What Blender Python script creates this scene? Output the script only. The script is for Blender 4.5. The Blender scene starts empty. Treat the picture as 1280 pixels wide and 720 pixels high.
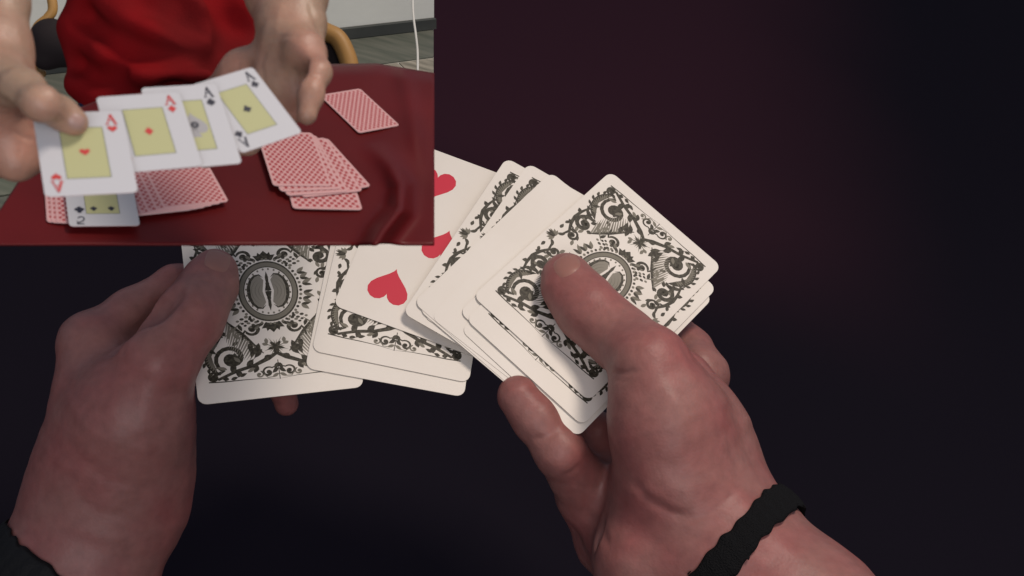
import bpy, bmesh, math, random
import numpy as np
from mathutils import Matrix, Vector
from mathutils.bvhtree import BVHTree

sc = bpy.context.scene
C = sc.collection
random.seed(4)

# ---------------------------------------------------------------- camera
# Measurements were taken in camera axes (x right, y down, z away, metres);
# W() turns them into world space, whose z axis is the tables' upward normal.
UP = np.array([0.22, -0.78, -0.586]); UP /= np.linalg.norm(UP)
FW = np.array([0, 0, 1.0]); FW = FW - UP * (FW @ UP); FW /= np.linalg.norm(FW)
RT = np.cross(FW, UP)
M = np.array([RT, FW, UP])
EYE = np.array([0, 0, 0.62])
FPX = 1600.0

def W(p):
    p = np.asarray(p, float)
    return p @ M.T + EYE

cam = bpy.data.cameras.new('camera')
camo = bpy.data.objects.new('camera', cam); C.objects.link(camo)
R = Matrix.Identity(4)
for i, v in enumerate(((1, 0, 0), (0, -1, 0), (0, 0, -1))):
    w = M @ np.array(v, float)
    for j in range(3): R[j][i] = w[j]
R.translation = Vector(EYE)
camo.matrix_world = R
cam.sensor_width = 36; cam.lens = FPX / 1280 * 36
cam.clip_start = 0.01; cam.clip_end = 50
cam.dof.use_dof = True; cam.dof.focus_distance = 0.50; cam.dof.aperture_fstop = 95
sc.camera = camo

wd = bpy.data.worlds.new('World'); sc.world = wd; wd.use_nodes = True
wd.node_tree.nodes['Background'].inputs[0].default_value = (0.75, 0.8, 1.0, 1)
wd.node_tree.nodes['Background'].inputs[1].default_value = 0.26

def area(name, pos, target, size, power, col):
    l = bpy.data.lights.new(name, 'AREA'); l.size = size; l.energy = power; l.color = col
    o = bpy.data.objects.new(name, l); C.objects.link(o)
    a, b = Vector(W(pos)), Vector(W(target))
    o.location = a
    o.rotation_euler = (b - a).to_track_quat('-Z', 'Y').to_euler()
    return o
area('room_lamp', (0.30, -0.52, 0.02), (0.02, 0.0, 0.5), 0.16, 3.5, (1.0, 0.86, 0.74))
area('fill_light', (0.02, 0.10, -0.30), (-0.02, 0.0, 0.5), 0.40, 1.75, (1.0, 0.93, 0.92))  # added frontal fill that brightens the hands, no real window

sc.view_settings.view_transform = 'Standard'
sc.view_settings.look = 'None'
sc.view_settings.exposure = 0
sc.view_settings.gamma = 1

# ---------------------------------------------------------------- helpers
def ray(px, py):
    return np.array([(px - 640) / FPX, (py - 360) / FPX, 1.0])
def P(px, py, z):
    return ray(px, py) * z

def mat(name, col, rough=0.6, spec=0.3, sss=0, noise=None, bump=None, coat=0, sheen=0):
    m = bpy.data.materials.new(name); m.use_nodes = True
    nt = m.node_tree; b = nt.nodes['Principled BSDF']
    b.inputs['Base Color'].default_value = (*col, 1)
    b.inputs['Roughness'].default_value = rough
    b.inputs['Specular IOR Level'].default_value = spec
    if sss:
        b.inputs['Subsurface Weight'].default_value = sss
        b.inputs['Subsurface Radius'].default_value = (1.0, 0.35, 0.2)
        b.inputs['Subsurface Scale'].default_value = 0.003
    if coat: b.inputs['Coat Weight'].default_value = coat
    if sheen: b.inputs['Sheen Weight'].default_value = sheen
    tc = nt.nodes.new('ShaderNodeTexCoord')
    if noise:
        col2, scale, detail, lo, hi = noise
        n = nt.nodes.new('ShaderNodeTexNoise'); n.inputs['Scale'].default_value = scale; n.inputs['Detail'].default_value = detail
        r = nt.nodes.new('ShaderNodeMapRange'); r.inputs[1].default_value = lo; r.inputs[2].default_value = hi
        mx = nt.nodes.new('ShaderNodeMix'); mx.data_type = 'RGBA'
        mx.inputs[6].default_value = (*col, 1); mx.inputs[7].default_value = (*col2, 1)
        nt.links.new(tc.outputs['Object'], n.inputs['Vector']); nt.links.new(n.outputs[0], r.inputs[0])
        nt.links.new(r.outputs[0], mx.inputs[0]); nt.links.new(mx.outputs[2], b.inputs['Base Color'])
    if bump:
        scale, strength, dist = bump
        n = nt.nodes.new('ShaderNodeTexNoise'); n.inputs['Scale'].default_value = scale; n.inputs['Detail'].default_value = 5
        bp = nt.nodes.new('ShaderNodeBump'); bp.inputs['Strength'].default_value = strength; bp.inputs['Distance'].default_value = dist
        nt.links.new(tc.outputs['Object'], n.inputs['Vector']); nt.links.new(n.outputs[0], bp.inputs['Height'])
        nt.links.new(bp.outputs[0], b.inputs['Normal'])
    return m

def skin(name, col, red, k=1.0):
    """skin: two tones of mottling, a fine pore and wrinkle relief"""
    m = bpy.data.materials.new(name); m.use_nodes = True
    nt = m.node_tree; b = nt.nodes['Principled BSDF']; L = nt.links.new
    b.inputs['Roughness'].default_value = 0.48; b.inputs['Specular IOR Level'].default_value = 0.4
    b.inputs['Subsurface Weight'].default_value = 0.25
    b.inputs['Subsurface Radius'].default_value = (1.0, 0.4, 0.25); b.inputs['Subsurface Scale'].default_value = 0.003 * k
    tc = nt.nodes.new('ShaderNodeTexCoord')
    def nz(s, d):
        n = nt.nodes.new('ShaderNodeTexNoise'); n.inputs['Scale'].default_value = s / k; n.inputs['Detail'].default_value = d
        L(tc.outputs['Object'], n.inputs['Vector']); return n
    n1, n2 = nz(38, 3), nz(260, 4)
    r = nt.nodes.new('ShaderNodeMapRange'); r.inputs[1].default_value = .38; r.inputs[2].default_value = .66
    L(n1.outputs[0], r.inputs[0])
    mx = nt.nodes.new('ShaderNodeMix'); mx.data_type = 'RGBA'; mx.inputs[6].default_value = (*col, 1); mx.inputs[7].default_value = (*red, 1)
    L(r.outputs[0], mx.inputs[0])
    m2 = nt.nodes.new('ShaderNodeMix'); m2.data_type = 'RGBA'; m2.blend_type = 'OVERLAY'; m2.inputs[0].default_value = 0.25
    L(mx.outputs[2], m2.inputs[6]); L(n2.outputs[0], m2.inputs[7]); L(m2.outputs[2], b.inputs['Base Color'])
    v = nt.nodes.new('ShaderNodeTexVoronoi'); v.inputs['Scale'].default_value = 900 / k
    L(tc.outputs['Object'], v.inputs['Vector'])
    ad = nt.nodes.new('ShaderNodeMath'); ad.operation = 'MULTIPLY_ADD'; ad.inputs[1].default_value = 0.35
    L(v.outputs['Distance'], ad.inputs[0]); L(n2.outputs[0], ad.inputs[2])
    bp = nt.nodes.new('ShaderNodeBump'); bp.inputs['Strength'].default_value = 0.45; bp.inputs['Distance'].default_value = 0.0003 * k
    L(ad.outputs[0], bp.inputs['Height']); L(bp.outputs[0], b.inputs['Normal'])
    return m

def link(name, me, parent=None, mats=()):
    o = bpy.data.objects.new(name, me); C.objects.link(o)
    for m in mats:
        if m.name not in [x.name for x in me.materials if x]: me.materials.append(m)
    if parent: o.parent = parent
    return o
def tag(o, label=None, cat=None, group=None, kind=None):
    if label: o['label'] = label
    if cat: o['category'] = cat
    if group: o['group'] = group
    if kind: o['kind'] = kind
    return o
def mesh(name, v, f, smooth=False):
    me = bpy.data.meshes.new(name); me.from_pydata([tuple(map(float, x)) for x in v], [], [tuple(map(int, x)) for x in f]); me.update()
    if smooth: me.polygons.foreach_set('use_smooth', [True] * len(me.polygons))
    return me

# -------- signed distance bodies and surface nets
def surface_nets(F, org, h):
    nx, ny, nz = F.shape
    S = F < 0
    c = [F[i:nx-1+i, j:ny-1+j, k:nz-1+k] for i in (0, 1) for j in (0, 1) for k in (0, 1)]
    s = sum((x < 0).astype(np.int8) for x in c)
    act = (s > 0) & (s < 8)
    idx = -np.ones(act.shape, np.int64); ii = np.argwhere(act); idx[act] = np.arange(len(ii))
    cv = [x[act] for x in c]
    acc = np.zeros((len(ii), 3)); cnt = np.zeros(len(ii))
    corner = [(i, j, k) for i in (0, 1) for j in (0, 1) for k in (0, 1)]
    for a in range(8):
        for b in range(a + 1, 8):
            d = np.abs(np.array(corner[a]) - corner[b])
            if d.sum() != 1: continue
            A, B = cv[a], cv[b]; m = (A < 0) != (B < 0)
            t = np.where(m, A / np.where(m, A - B, 1), 0)
            p = np.array(corner[a]) + t[:, None] * (np.array(corner[b]) - np.array(corner[a]))
            acc += p * m[:, None]; cnt += m
    V = (ii + acc / cnt[:, None]) * h + org
    Q = []
    for ax in range(3):
        sl0 = [slice(1, -1)] * 3; sl1 = [slice(1, -1)] * 3
        sl0[ax] = slice(0, -1); sl1[ax] = slice(1, None)
        a, b = S[tuple(sl0)], S[tuple(sl1)]
        e = np.argwhere(a != b)
        if not len(e): continue
        fl = a[a != b]
        e = e + 1; e[:, ax] -= 1
        u, w = (ax + 1) % 3, (ax + 2) % 3
        du = np.zeros(3, int); du[u] = 1; dw = np.zeros(3, int); dw[w] = 1
        q = np.stack([idx[tuple((e - du - dw).T)], idx[tuple((e - dw).T)], idx[tuple(e.T)], idx[tuple((e - du).T)]], 1)
        q[~fl] = q[~fl][:, ::-1]
        Q.append(q)
    return V, np.concatenate(Q)

def smin(a, b, k):
    h = np.maximum(k - np.abs(a - b), 0) / k
    return np.minimum(a, b) - h * h * k * 0.25

def sdf_mesh(name, groups, h, cuts=(), wob=None, kunion=0.006):
    """groups: list of (k, [(a, ra, b, rb), ...]); smooth inside a group, then blended with kunion"""
    pts = [(p, r) for k, g in groups for (a, ra, b, rb) in g for p, r in ((a, ra), (b, rb))]
    lo = np.min([p - r for p, r in pts], 0) - 4 * h; hi = np.max([p + r for p, r in pts], 0) + 4 * h
    n = np.ceil((hi - lo) / h).astype(int) + 1
    F = np.full(n, 1.0, np.float32)
    X = [lo[i] + h * np.arange(n[i]) for i in range(3)]
    def ev(G, a, ra, b, rb, k, cut=False):
        m = k * (1.5 if cut else 1.2) + 3 * h
        l = np.minimum(a - ra, b - rb) - m; u = np.maximum(a + ra, b + rb) + m
        s = [slice(max(0, int((l[i] - lo[i]) / h)), max(0, min(n[i], int((u[i] - lo[i]) / h) + 2))) for i in range(3)]
        if any(x.stop <= x.start for x in s): return
        gx, gy, gz = np.meshgrid(*[X[i][s[i]] for i in range(3)], indexing='ij', sparse=True)
        ba = b - a; L2 = ba @ ba + 1e-12
        t = np.clip(((gx - a[0]) * ba[0] + (gy - a[1]) * ba[1] + (gz - a[2]) * ba[2]) / L2, 0, 1)
        d = np.sqrt((gx - a[0] - t * ba[0])**2 + (gy - a[1] - t * ba[1])**2 + (gz - a[2] - t * ba[2])**2) - (ra + (rb - ra) * t)
        s = tuple(s)
        if cut: G[s] = -smin(-G[s], d, k)
        else: G[s] = smin(G[s], d, k)
    for k, g in groups:
        G = np.full(n, 1.0, np.float32)
        for a, ra, b, rb in g: ev(G, a, ra, b, rb, k)
        F = smin(F, G, kunion)
    for a, ra, b, rb, k in cuts: ev(F, a, ra, b, rb, k, True)
    if wob:
        amp, wl = wob
        gx, gy, gz = np.meshgrid(*X, indexing='ij', sparse=True); q = 6.283 / wl
        F += amp * (np.sin(gx * q + 1.3 * np.sin(gy * q * .7)) * np.sin(gy * q * 1.1 + 2) + .6 * np.sin(gz * q * 1.3 + gx * q * .6)).astype(np.float32)
    V, Q = surface_nets(F, lo, h)
    return mesh(name, W(V), Q, True)

def chain(*js, zs=1.0):
    """joints (px, py, z, r_px) to capsules"""
    o = []
    q = [(P(x, y, z * zs), r * z * zs / FPX) for x, y, z, r in js]
    for (a, ra), (b, rb) in zip(q, q[1:]): o.append((a, ra, b, rb))
    return o

def decal(name, hand_me, center, axis, a, b, rise, m, parent, nseg=9, nail=True):
    """a small domed plate (finger nail) that follows the finger under it"""
    bvh = BVHTree.FromPolygons([v.co for v in hand_me.vertices], [p.vertices for p in hand_me.polygons])
    ax = np.array(axis, float); ax /= np.linalg.norm(ax); ay = np.array([-ax[1], ax[0]])
    V, F, rows = [], [], []
    o = Vector(EYE)
    for i in range(nseg + 1):
        u = -1 + 2 * i / nseg; row = []
        for j in range(nseg + 1):
            v = -1 + 2 * j / nseg
            # superellipse shape
            sx = u * math.sqrt(1 - 0.42 * v * v); sy = v * math.sqrt(1 - 0.42 * u * u)
            p = np.array(center) + ax * sx * a + ay * sy * b
            d = Vector(M @ ray(*p)).normalized()
            hit = bvh.ray_cast(o, d)
            if hit[0] is None: row.append(None); continue
            e = max(abs(u), abs(v)); q = hit[0] + hit[1] * (rise * (1 - e ** 4) - rise * .25)
            row.append(len(V)); V.append(q)
        rows.append(row)
    for i in range(nseg):
        for j in range(nseg):
            f = (rows[i][j], rows[i+1][j], rows[i+1][j+1], rows[i][j+1])
            if None not in f: F.append(f)
    if F: return link(name, mesh(name, V, F, True), parent, [m])

def crease(me, lines):
    """press lines (or raise them, with a negative depth) into the side of a body that faces the camera: (points_px, width_px, depth)"""
    n = len(me.vertices); co = np.empty(n * 3); me.vertices.foreach_get('co', co); co = co.reshape(-1, 3)
    no = np.array([v.normal[:] for v in me.vertices])
    c = (co - EYE) @ M; view = co - EYE; view /= np.linalg.norm(view, axis=1)[:, None]
    face = np.clip(-(no * view).sum(1) * 2.5, 0, 1)
    px = np.stack([640 + FPX * c[:, 0] / c[:, 2], 360 + FPX * c[:, 1] / c[:, 2]], 1)
    out = np.zeros(n)
    for pts, w, dep in lines:
        best = np.full(n, 1e9); fade = np.ones(n); m = len(pts) - 1
        for i in range(m):
            a = np.array(pts[i], float); b = np.array(pts[i + 1], float); d = b - a
            t = np.clip(((px - a) @ d) / (d @ d), 0, 1); q = np.linalg.norm(px - a - t[:, None] * d, axis=1)
            u = (i + t) / m; f_ = np.clip(np.minimum(u, 1 - u) * 5, .15, 1)
            k = q < best; best[k] = q[k]; fade[k] = f_[k]
        out += dep * .42 * fade * np.exp(-(best / (w * 1.15)) ** 2)
    co -= no * (out * face)[:, None]
    me.vertices.foreach_set('co', co.ravel()); me.update()

# -------- playing cards
CW, CH = 0.0635, 0.0889
def rrect(w, h, r, n=5):
    pts = []
    for cx, cy, a0 in ((w/2-r, -h/2+r, -90), (w/2-r, h/2-r, 0), (-w/2+r, h/2-r, 90), (-w/2+r, -h/2+r, 180)):
        for i in range(n + 1):
            a = math.radians(a0 + 90 * i / n); pts.append((cx + r * math.cos(a), cy + r * math.sin(a)))
    return pts
def card_mesh(name, w, h, t=0.0003, r=0.0035, bend=0.0, nx=12):
    """rounded card; top face at z=0, body below; a slight bend along y"""
    bm = bmesh.new()
    out = rrect(w, h, r)
    top = [bm.verts.new((x, y, 0)) for x, y in out]
    bot = [bm.verts.new((x, y, -t)) for x, y in out]
    f = bm.faces.new(top); f.material_index = 0
    g = bm.faces.new(bot[::-1]); g.material_index = 0
    n = len(out)
    for i in range(n):
        q = bm.faces.new((top[i], bot[i], bot[(i+1) % n], top[(i+1) % n])); q.material_index = 1
    if bend:
        for k in range(-5, 6):
            bmesh.ops.bisect_plane(bm, geom=bm.verts[:] + bm.edges[:] + bm.faces[:], plane_co=(0, k * h / 12, 0), plane_no=(0, 1, 0))
        for v in bm.verts: v.co.z -= bend * (v.co.y / (h / 2)) ** 2
    me = bpy.data.meshes.new(name); bm.to_mesh(me); bm.free()
    return me

def on_plane(quad, n, c, off=0.0, w=CW, h=CH):
    """rigid placement of a card on the plane n.p=c whose corners fall nearest to the four measured ones (BL,BR,TR,TL)"""
    n = np.asarray(n, float); n = n / np.linalg.norm(n)
    Q = np.array([ray(*q) * (c / (ray(*q) @ n)) for q in quad])
    cen = Q.mean(0)
    u = (Q[1] - Q[0] + Q[2] - Q[3]); v = (Q[3] - Q[0] + Q[2] - Q[1])
    u /= np.linalg.norm(u); v /= np.linalg.norm(v)
    nn = -n                                                    # towards the camera
    u2 = np.cross(v, nn); x = u + u2; x -= nn * (x @ nn); x /= np.linalg.norm(x); y = np.cross(nn, x)
    A = np.array([M @ x, M @ y, M @ nn]).T
    T = Matrix([[*A[0], 0], [*A[1], 0], [*A[2], 0], [0, 0, 0, 1]])
    T.translation = Vector(W(cen + nn * off))
    return T

def strip(pts, widths):
    v, f = [], []
    n = len(pts)
    for i, (x, y) in enumerate(pts):
        x0, y0 = pts[max(i-1, 0)]; x1, y1 = pts[min(i+1, n-1)]
        d = math.hypot(x1-x0, y1-y0) + 1e-9; nx, ny = -(y1-y0)/d, (x1-x0)/d; w = widths[i] / 2
        v += [(x + nx*w, y + ny*w), (x - nx*w, y - ny*w)]
    for i in range(n - 1): f.append((2*i, 2*i+1, 2*i+3, 2*i+2))
    return v, f
class Ink:
    """flat printed shapes in millimetres on a card face; each piece sits a hair above the last"""
    def __init__(s): s.V, s.F, s.m, s.k = [], [], [], 0
    def add(s, v, f, mi=0, z=None):
        s.k += 1; b = len(s.V); zz = 0.03 + 0.00004 * s.k if z is None else z
        s.V += [(x, y, zz) for x, y in v]; s.F += [tuple(b + i for i in q) for q in f]; s.m += [mi] * len(f)
    def stroke(s, pts, w, mi=0, taper='both'):
        n = len(pts); ws = []
        for i in range(n):
            t = i / (n - 1)
            k = {'both': math.sin(math.pi * min(max(t, .04), .96)) ** .7, 'end': (1 - t) ** .7 + .08, 'start': t ** .7 + .08, 'no': 1}[taper]
            ws.append(w * k * (1.2 if w > .55 else 1.1))
        s.add(*strip(pts, ws), mi)
    def poly(s, pts, mi=0, z=None):
        cx = sum(p[0] for p in pts)/len(pts); cy = sum(p[1] for p in pts)/len(pts); n = len(pts)
        s.add([(cx, cy)] + list(pts), [(0, i+1, (i+1) % n + 1) for i in range(n)], mi, z)
    def ring(s, cx, cy, r0, r1, mi=0, n=48, z=None):
        v = []; f = []
        for i in range(n):
            a = 2*math.pi*i/n; v += [(cx+r0*math.cos(a), cy+r0*math.sin(a)), (cx+r1*math.cos(a), cy+r1*math.sin(a))]
            j = (i+1) % n; f.append((2*i, 2*i+1, 2*j+1, 2*j))
        s.add(v, f, mi, z)
    def spiral(s, cx, cy, r, a0, turns, w, mi=0, k=1.0, tail=None):
        pts = []
        for i in range(23):
            t = i / 22; a = math.radians(a0) + turns * 2 * math.pi * t; rr = r * (1 - t) ** k + r * .06
            pts.append((cx + rr*math.cos(a), cy + rr*math.sin(a)))
        if tail: pts = list(tail) + pts
        n = len(pts); ws = [w * (.5 + 1.0 * (i/(n-1))**.8) for i in range(n)]
        s.add(*strip(pts, ws), mi)
        s.ring(cx, cy, 0, w * .75, mi, 10)
    def leaf(s, x, y, ang, L, wd, mi=0):
        wd *= 1.5; L *= 1.1
        a = math.radians(ang); c, d = math.cos(a), math.sin(a); pts = []
        for t, w in ((0, 0), (.2, .7), (.45, 1), (.7, .75), (1, 0), (.7, -.55), (.45, -.8), (.2, -.6)):
            u, v = t * L, w * wd / 2 + .15 * L * t * t; pts.append((x + u*c - v*d, y + u*d + v*c))
        s.poly(pts, mi)
    def mirror(s, sx, sy):
        b = len(s.V); V0 = list(s.V); F0 = list(s.F); m0 = list(s.m)
        dz = .0009 if sx < 0 else .0018
        s.V += [(x*sx, y*sy, z + dz) for x, y, z in V0]
        s.F += [tuple(b + i for i in q) for q in F0]; s.m += m0
    def mesh(s, name, sc_=0.001, warp=None):
        if warp: s.V = [warp(*p) for p in s.V]
        me = bpy.data.meshes.new(name)
        # orient every face to +z
        Fs = []
        for q in s.F:
            a = 0
            for i in range(len(q)):
                x0, y0, _ = s.V[q[i]]; x1, y1, _ = s.V[q[(i+1) % len(q)]]; a += x0*y1 - x1*y0
            Fs.append(q if a >= 0 else q[::-1])
        me.from_pydata([(x*sc_, y*sc_, z*sc_) for x, y, z in s.V], [], Fs)
        me.polygons.foreach_set('material_index', s.m); me.update()
        return me

def ornate_back():
    k = Ink(); DK, GR, LG = 0, 1, 2
    # ---- quarter (x>0, y>0), card half size 31.75 x 44.45, frame at 27 x 40
    k.poly([(24.4, 39.6), (16, 35.9), (9, 34.0), (2, 30.3), (0, 29.2), (0, 30.8), (3, 33.0), (9, 35.6), (16, 37.4), (23, 40.3)], DK)
    for x, y, a, L in ((8, 34.6, 60, 3.6), (12, 35.6, 225, 4.2), (15, 36.4, 70, 3), (18, 37.2, 240, 4), (5, 33, 215, 3.2), (20.5, 38.6, 75, 2)):
        k.leaf(x, y, a, L, 2.0, DK)
    k.spiral(24.8, 38.6, 2.5, 200, 1.1, 1.5, DK)
    k.stroke([(27, 40.6), (21, 41.0), (14, 41.0), (7, 41.2), (0, 42.0)], .5, DK, 'end')
    # fleuron at the short edge
    k.stroke([(0, 33.2), (0, 42.2)], 1.2, DK)
    k.spiral(4.2, 38.6, 2.4, 230, 1.15, .95, DK, tail=[(0.3, 35.2), (1.4, 36.2)])
    k.spiral(7.6, 39.3, 1.6, 250, -1.1, .7, GR, tail=[(2.2, 40.9), (4.6, 41.0)])
    k.leaf(0.1, 37.0, 30, 3, 1.3, DK); k.leaf(0.1, 39.5, 20, 3, 1.1, GR); k.leaf(0.1, 34.5, 55, 3.2, 1.2, DK)
    # corner acanthus: a heavy curl inside a ribbed crescent
    k.spiral(17.6, 30.6, 6.2, 60, -1.45, 2.0, DK, tail=[(25.6, 38.0), (24.0, 37.6), (22.0, 36.6)])
    def arc(r, a0, a1, n=16, cx=18.6, cy=29.6): return [(cx + r*math.cos(math.radians(a0 + (a1-a0)*i/n)), cy + r*math.sin(math.radians(a0 + (a1-a0)*i/n))) for i in range(n + 1)]
    k.poly(arc(9.2, 62, -78) + arc(8.5, -70, 55), DK); k.poly(arc(7.9, 48, -62) + arc(7.3, -58, 42), GR)
    for a in range(44, -60, -8): k.stroke([(18.6 + q*math.cos(math.radians(a + (q-7)*4)), 29.6 + q*math.sin(math.radians(a + (q-7)*4))) for q in (6.6, 7.6, 8.6)], .4, GR, 'no')
    for a in range(50, -84, -19):
        x, y = 18.6 + 9.2*math.cos(math.radians(a)), 29.6 + 9.2*math.sin(math.radians(a))
        k.leaf(x, y, a + 50, 2.3, 1.0, DK)
    k.poly([(17.0, 33.6), (15.0, 33.6), (13.4, 31.4), (14.4, 31.4), (13.8, 29.2), (15.2, 29.6), (16.0, 28.2), (17.4, 29.2), (18.4, 31.0)], DK)
    # acanthus fringe and fillers
    for x, y, a, L, c_ in ((26.0, 25.4, 130, 3.6, 0), (19.6, 35.6, 330, 3.6, 1), (14.4, 32.8, 300, 3.2, 1), (12.0, 37.6, 200, 3.2, 1), (15.4, 39.2, 190, 3.0, 0), (18.6, 40.2, 185, 2.6, 0), (23.8, 12.2, 240, 3.4, 1), (25.8, 16.8, 160, 3.4, 1), (24.6, 18.6, 110, 2.6, 0),
                           (28.2, 5.2, 75, 2.6, 0), (28.4, 9.0, 100, 2.4, 0), (21.6, 9.6, 100, 3.0, 1), (18.0, 21.4, 250, 3.0, 1), (16.8, 24.6, 200, 3.0, 0), (3.4, 22.6, 80, 2.8, 1), (12.8, 20.4, 300, 3.0, 1), (5.2, 25.0, 150, 2.4, 1)):
        k.leaf(x, y, a, L, 1.2, c_)
    # long side scrolls
    k.spiral(22.6, 15.2, 4.3, 120, -1.3, 1.9, DK, tail=[(26.6, 23.4), (25.0, 21.0), (22.0, 20.0)])
    k.stroke([(27.0, 25.6), (26.2, 22.6), (27.2, 19.0), (27.6, 15.0), (26.6, 11.0), (24.6, 7.2), (25.6, 4.0), (28.0, 1.6)], 1.3, DK)
    k.spiral(22.4, 6.4, 2.7, 60, 1.25, 1.3, DK, tail=[(26.6, 10.2), (24.6, 9.8)])
    for x, y, a, L in ((26.4, 22.0, 200, 3.6), (27.2, 18.4, 30, 2.4), (27.4, 14.6, 190, 3.0), (26.4, 10.8, 20, 2.2), (25.0, 8.4, 160, 3.4), (24.6, 20.6, 240, 3.4), (20.6, 17.6, 120, 3.0), (19.6, 13.0, 150, 2.6)):
        k.leaf(x, y, a, L, 1.4, DK)
    for a in (62, 38, 12, 0): k.leaf(27.0, 0.2, a, 4.0 - a * .015, 1.1, GR if a else DK)
    k.leaf(26.8, 2.0, 120, 3.0, 1.2, DK)
    # wing: a long feather edge, grey barbs under it, a dark shoulder
    k.stroke([(18.6, 12.4), (15.4, 16.2), (11.6, 20.8), (8.4, 25.4), (5.0, 29.6)], 1.3, DK)
    for i in range(15):
        t = i / 14; x0, y0 = 17.6 - 11.4 * t, 14.0 + 14.2 * t; L = 4.0 + 5.5 * math.sin(math.pi * (.25 + .65 * t)); a = math.radians(78 - 26 * t)
        k.stroke([(x0 + L*q*math.cos(a), y0 + L*q*math.sin(a)) for q in (0, .35, .7, 1)], .8 if i % 2 else .6, GR if i % 3 else LG, 'end')
    for x, y, a, L in ((6.4, 24.6, 70, 5.6), (8.2, 26.4, 60, 4.6), (5.4, 27.6, 40, 4.6), (9.6, 24.0, 75, 4.0)): k.leaf(x, y, a, L, 1.7, DK)
    k.spiral(8.0, 17.8, 2.9, 10, 1.2, 1.5, DK, tail=[(12.6, 22.6), (12.0, 19.6)])
    k.leaf(6.4, 15.6, 200, 2.6, 1.4, DK)
    # sunburst
    for i, a in enumerate(range(-80, 100, 20)):
        L = 5.0 if i % 2 else 3.4
        k.stroke([(1.0*math.cos(math.radians(a)), 27 + 1.0*math.sin(math.radians(a))), (L*math.cos(math.radians(a)), 27 + L*math.sin(math.radians(a)))], .5, GR, 'end')
    k.leaf(0, 27, 70, 3.4, 1.2, DK); k.leaf(0, 27, -60, 3.0, 1.2, DK); k.leaf(0, 27, 10, 3.4, 1.0, DK)
    # crown above the medallion
    k.poly([(0, 14.4), (3.4, 14.0), (4.6, 17.6), (3.0, 16.8), (2.4, 19.4), (1.2, 17.6), (0, 20.2)], DK)
    k.leaf(4.2, 14.6, 20, 4.6, 1.6, DK); k.leaf(6, 15.4, 60, 3, 1.2, GR)
    # berries and sprigs
    for i in range(4):
        a = math.radians(62 - i * 5.5)
        for r_, rr in ((15.4, .75), (17.2, .7), (18.9, .6)):
            k.ring(r_*math.cos(a) + (i % 2) * .4, r_*math.sin(a), .0, rr, DK if (i + int(r_)) % 3 else GR, 8)
    for i in range(12):
        a = math.radians(3 + i * 7.6); k.ring(14.7*math.cos(a), 14.7*math.sin(a), 0, .62, GR if i % 2 else DK, 8)
    for a, L in ((8, 3.4), (18, 3.0), (28, 3.2)): k.leaf(15.6*math.cos(math.radians(a)), 15.6*math.sin(math.radians(a)), a + 25, L, 1.2, GR); k.leaf(15.6*math.cos(math.radians(a)), 15.6*math.sin(math.radians(a)), a - 35, L*.8, 1.1, DK)
    k.leaf(19.5, 2, 60, 3, 1.2, GR); k.leaf(19, 6, 40, 3, 1.2, DK)
    k.stroke([(12.4, 14.0), (15.2, 17.0), (15.6, 20.6)], .7, GR); k.leaf(15.6, 19.4, 120, 3.4, 1.3, GR); k.leaf(14.8, 17.0, 20, 3.2, 1.2, GR)
    k.leaf(13.4, 15.0, 100, 3.2, 1.2, DK)
    # medallion quarter details
    k.stroke([(8.9, 0), (8.7, 2.4), (7.6, 5.2), (5.6, 7.2), (3.4, 7.6), (1.8, 6.2)], 1.3, DK, 'end')
    for i in range(6):
        a = math.radians(8 + i * 15)
        k.ring(10.0*math.cos(a), 10.0*math.sin(a), 0, .50, GR, 7)
    for r_ in (7.2, 5.6, 4.0):
        k.stroke([(r_*math.cos(math.radians(a)) + .4, r_*.92*math.sin(math.radians(a))) for a in (0, 20, 40, 58)], .35, GR, 'end')
    k.poly([(0, 0), (1.5, .2), (.55, 1.6), (.9, 3.2), (.35, 5.0), (.75, 6.4), (0, 9.0)], DK)
    k.mirror(-1, 1); k.mirror(1, -1)
    # whole medallion
    k.ring(0, 0, 11.0, 13.3, GR, 64, z=.028); k.ring(0, 0, 13.0, 13.7, DK, 64, z=.0285); k.ring(0, 0, 10.8, 11.2, DK, 64, z=.0287)
    for s_ in (-1, 1):
        k.poly([(s_*x, y) for x, y in ((2.6, 0), (1.6, 5.0), (3.2, 7.2), (5.4, 7.0), (7.4, 5.0), (8.6, 1.6), (8.6, -1.6), (7.4, -5.0), (5.4, -7.0), (3.2, -7.2), (1.6, -5.0))], LG, z=.0275)
    def warp(x, y, z):
        t = min(1, max(0, (math.hypot(x, y) - 14) / 6)); t = t * t * (3 - 2 * t)
        return x * (.87 + .13 * t), y * (1 - .08 * t) + 1.6, z
    return k.mesh('back_print', warp=warp)

def heart_pts(s=1.0, n=28):
    o = []
    for i in range(n):
        t = 2*math.pi*i/n
        x = 16*math.sin(t)**3; y = 13*math.cos(t) - 5*math.cos(2*t) - 2*math.cos(3*t) - math.cos(4*t)
        o.append((x*s/32, (y + 2)*s/30))
    return o

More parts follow.
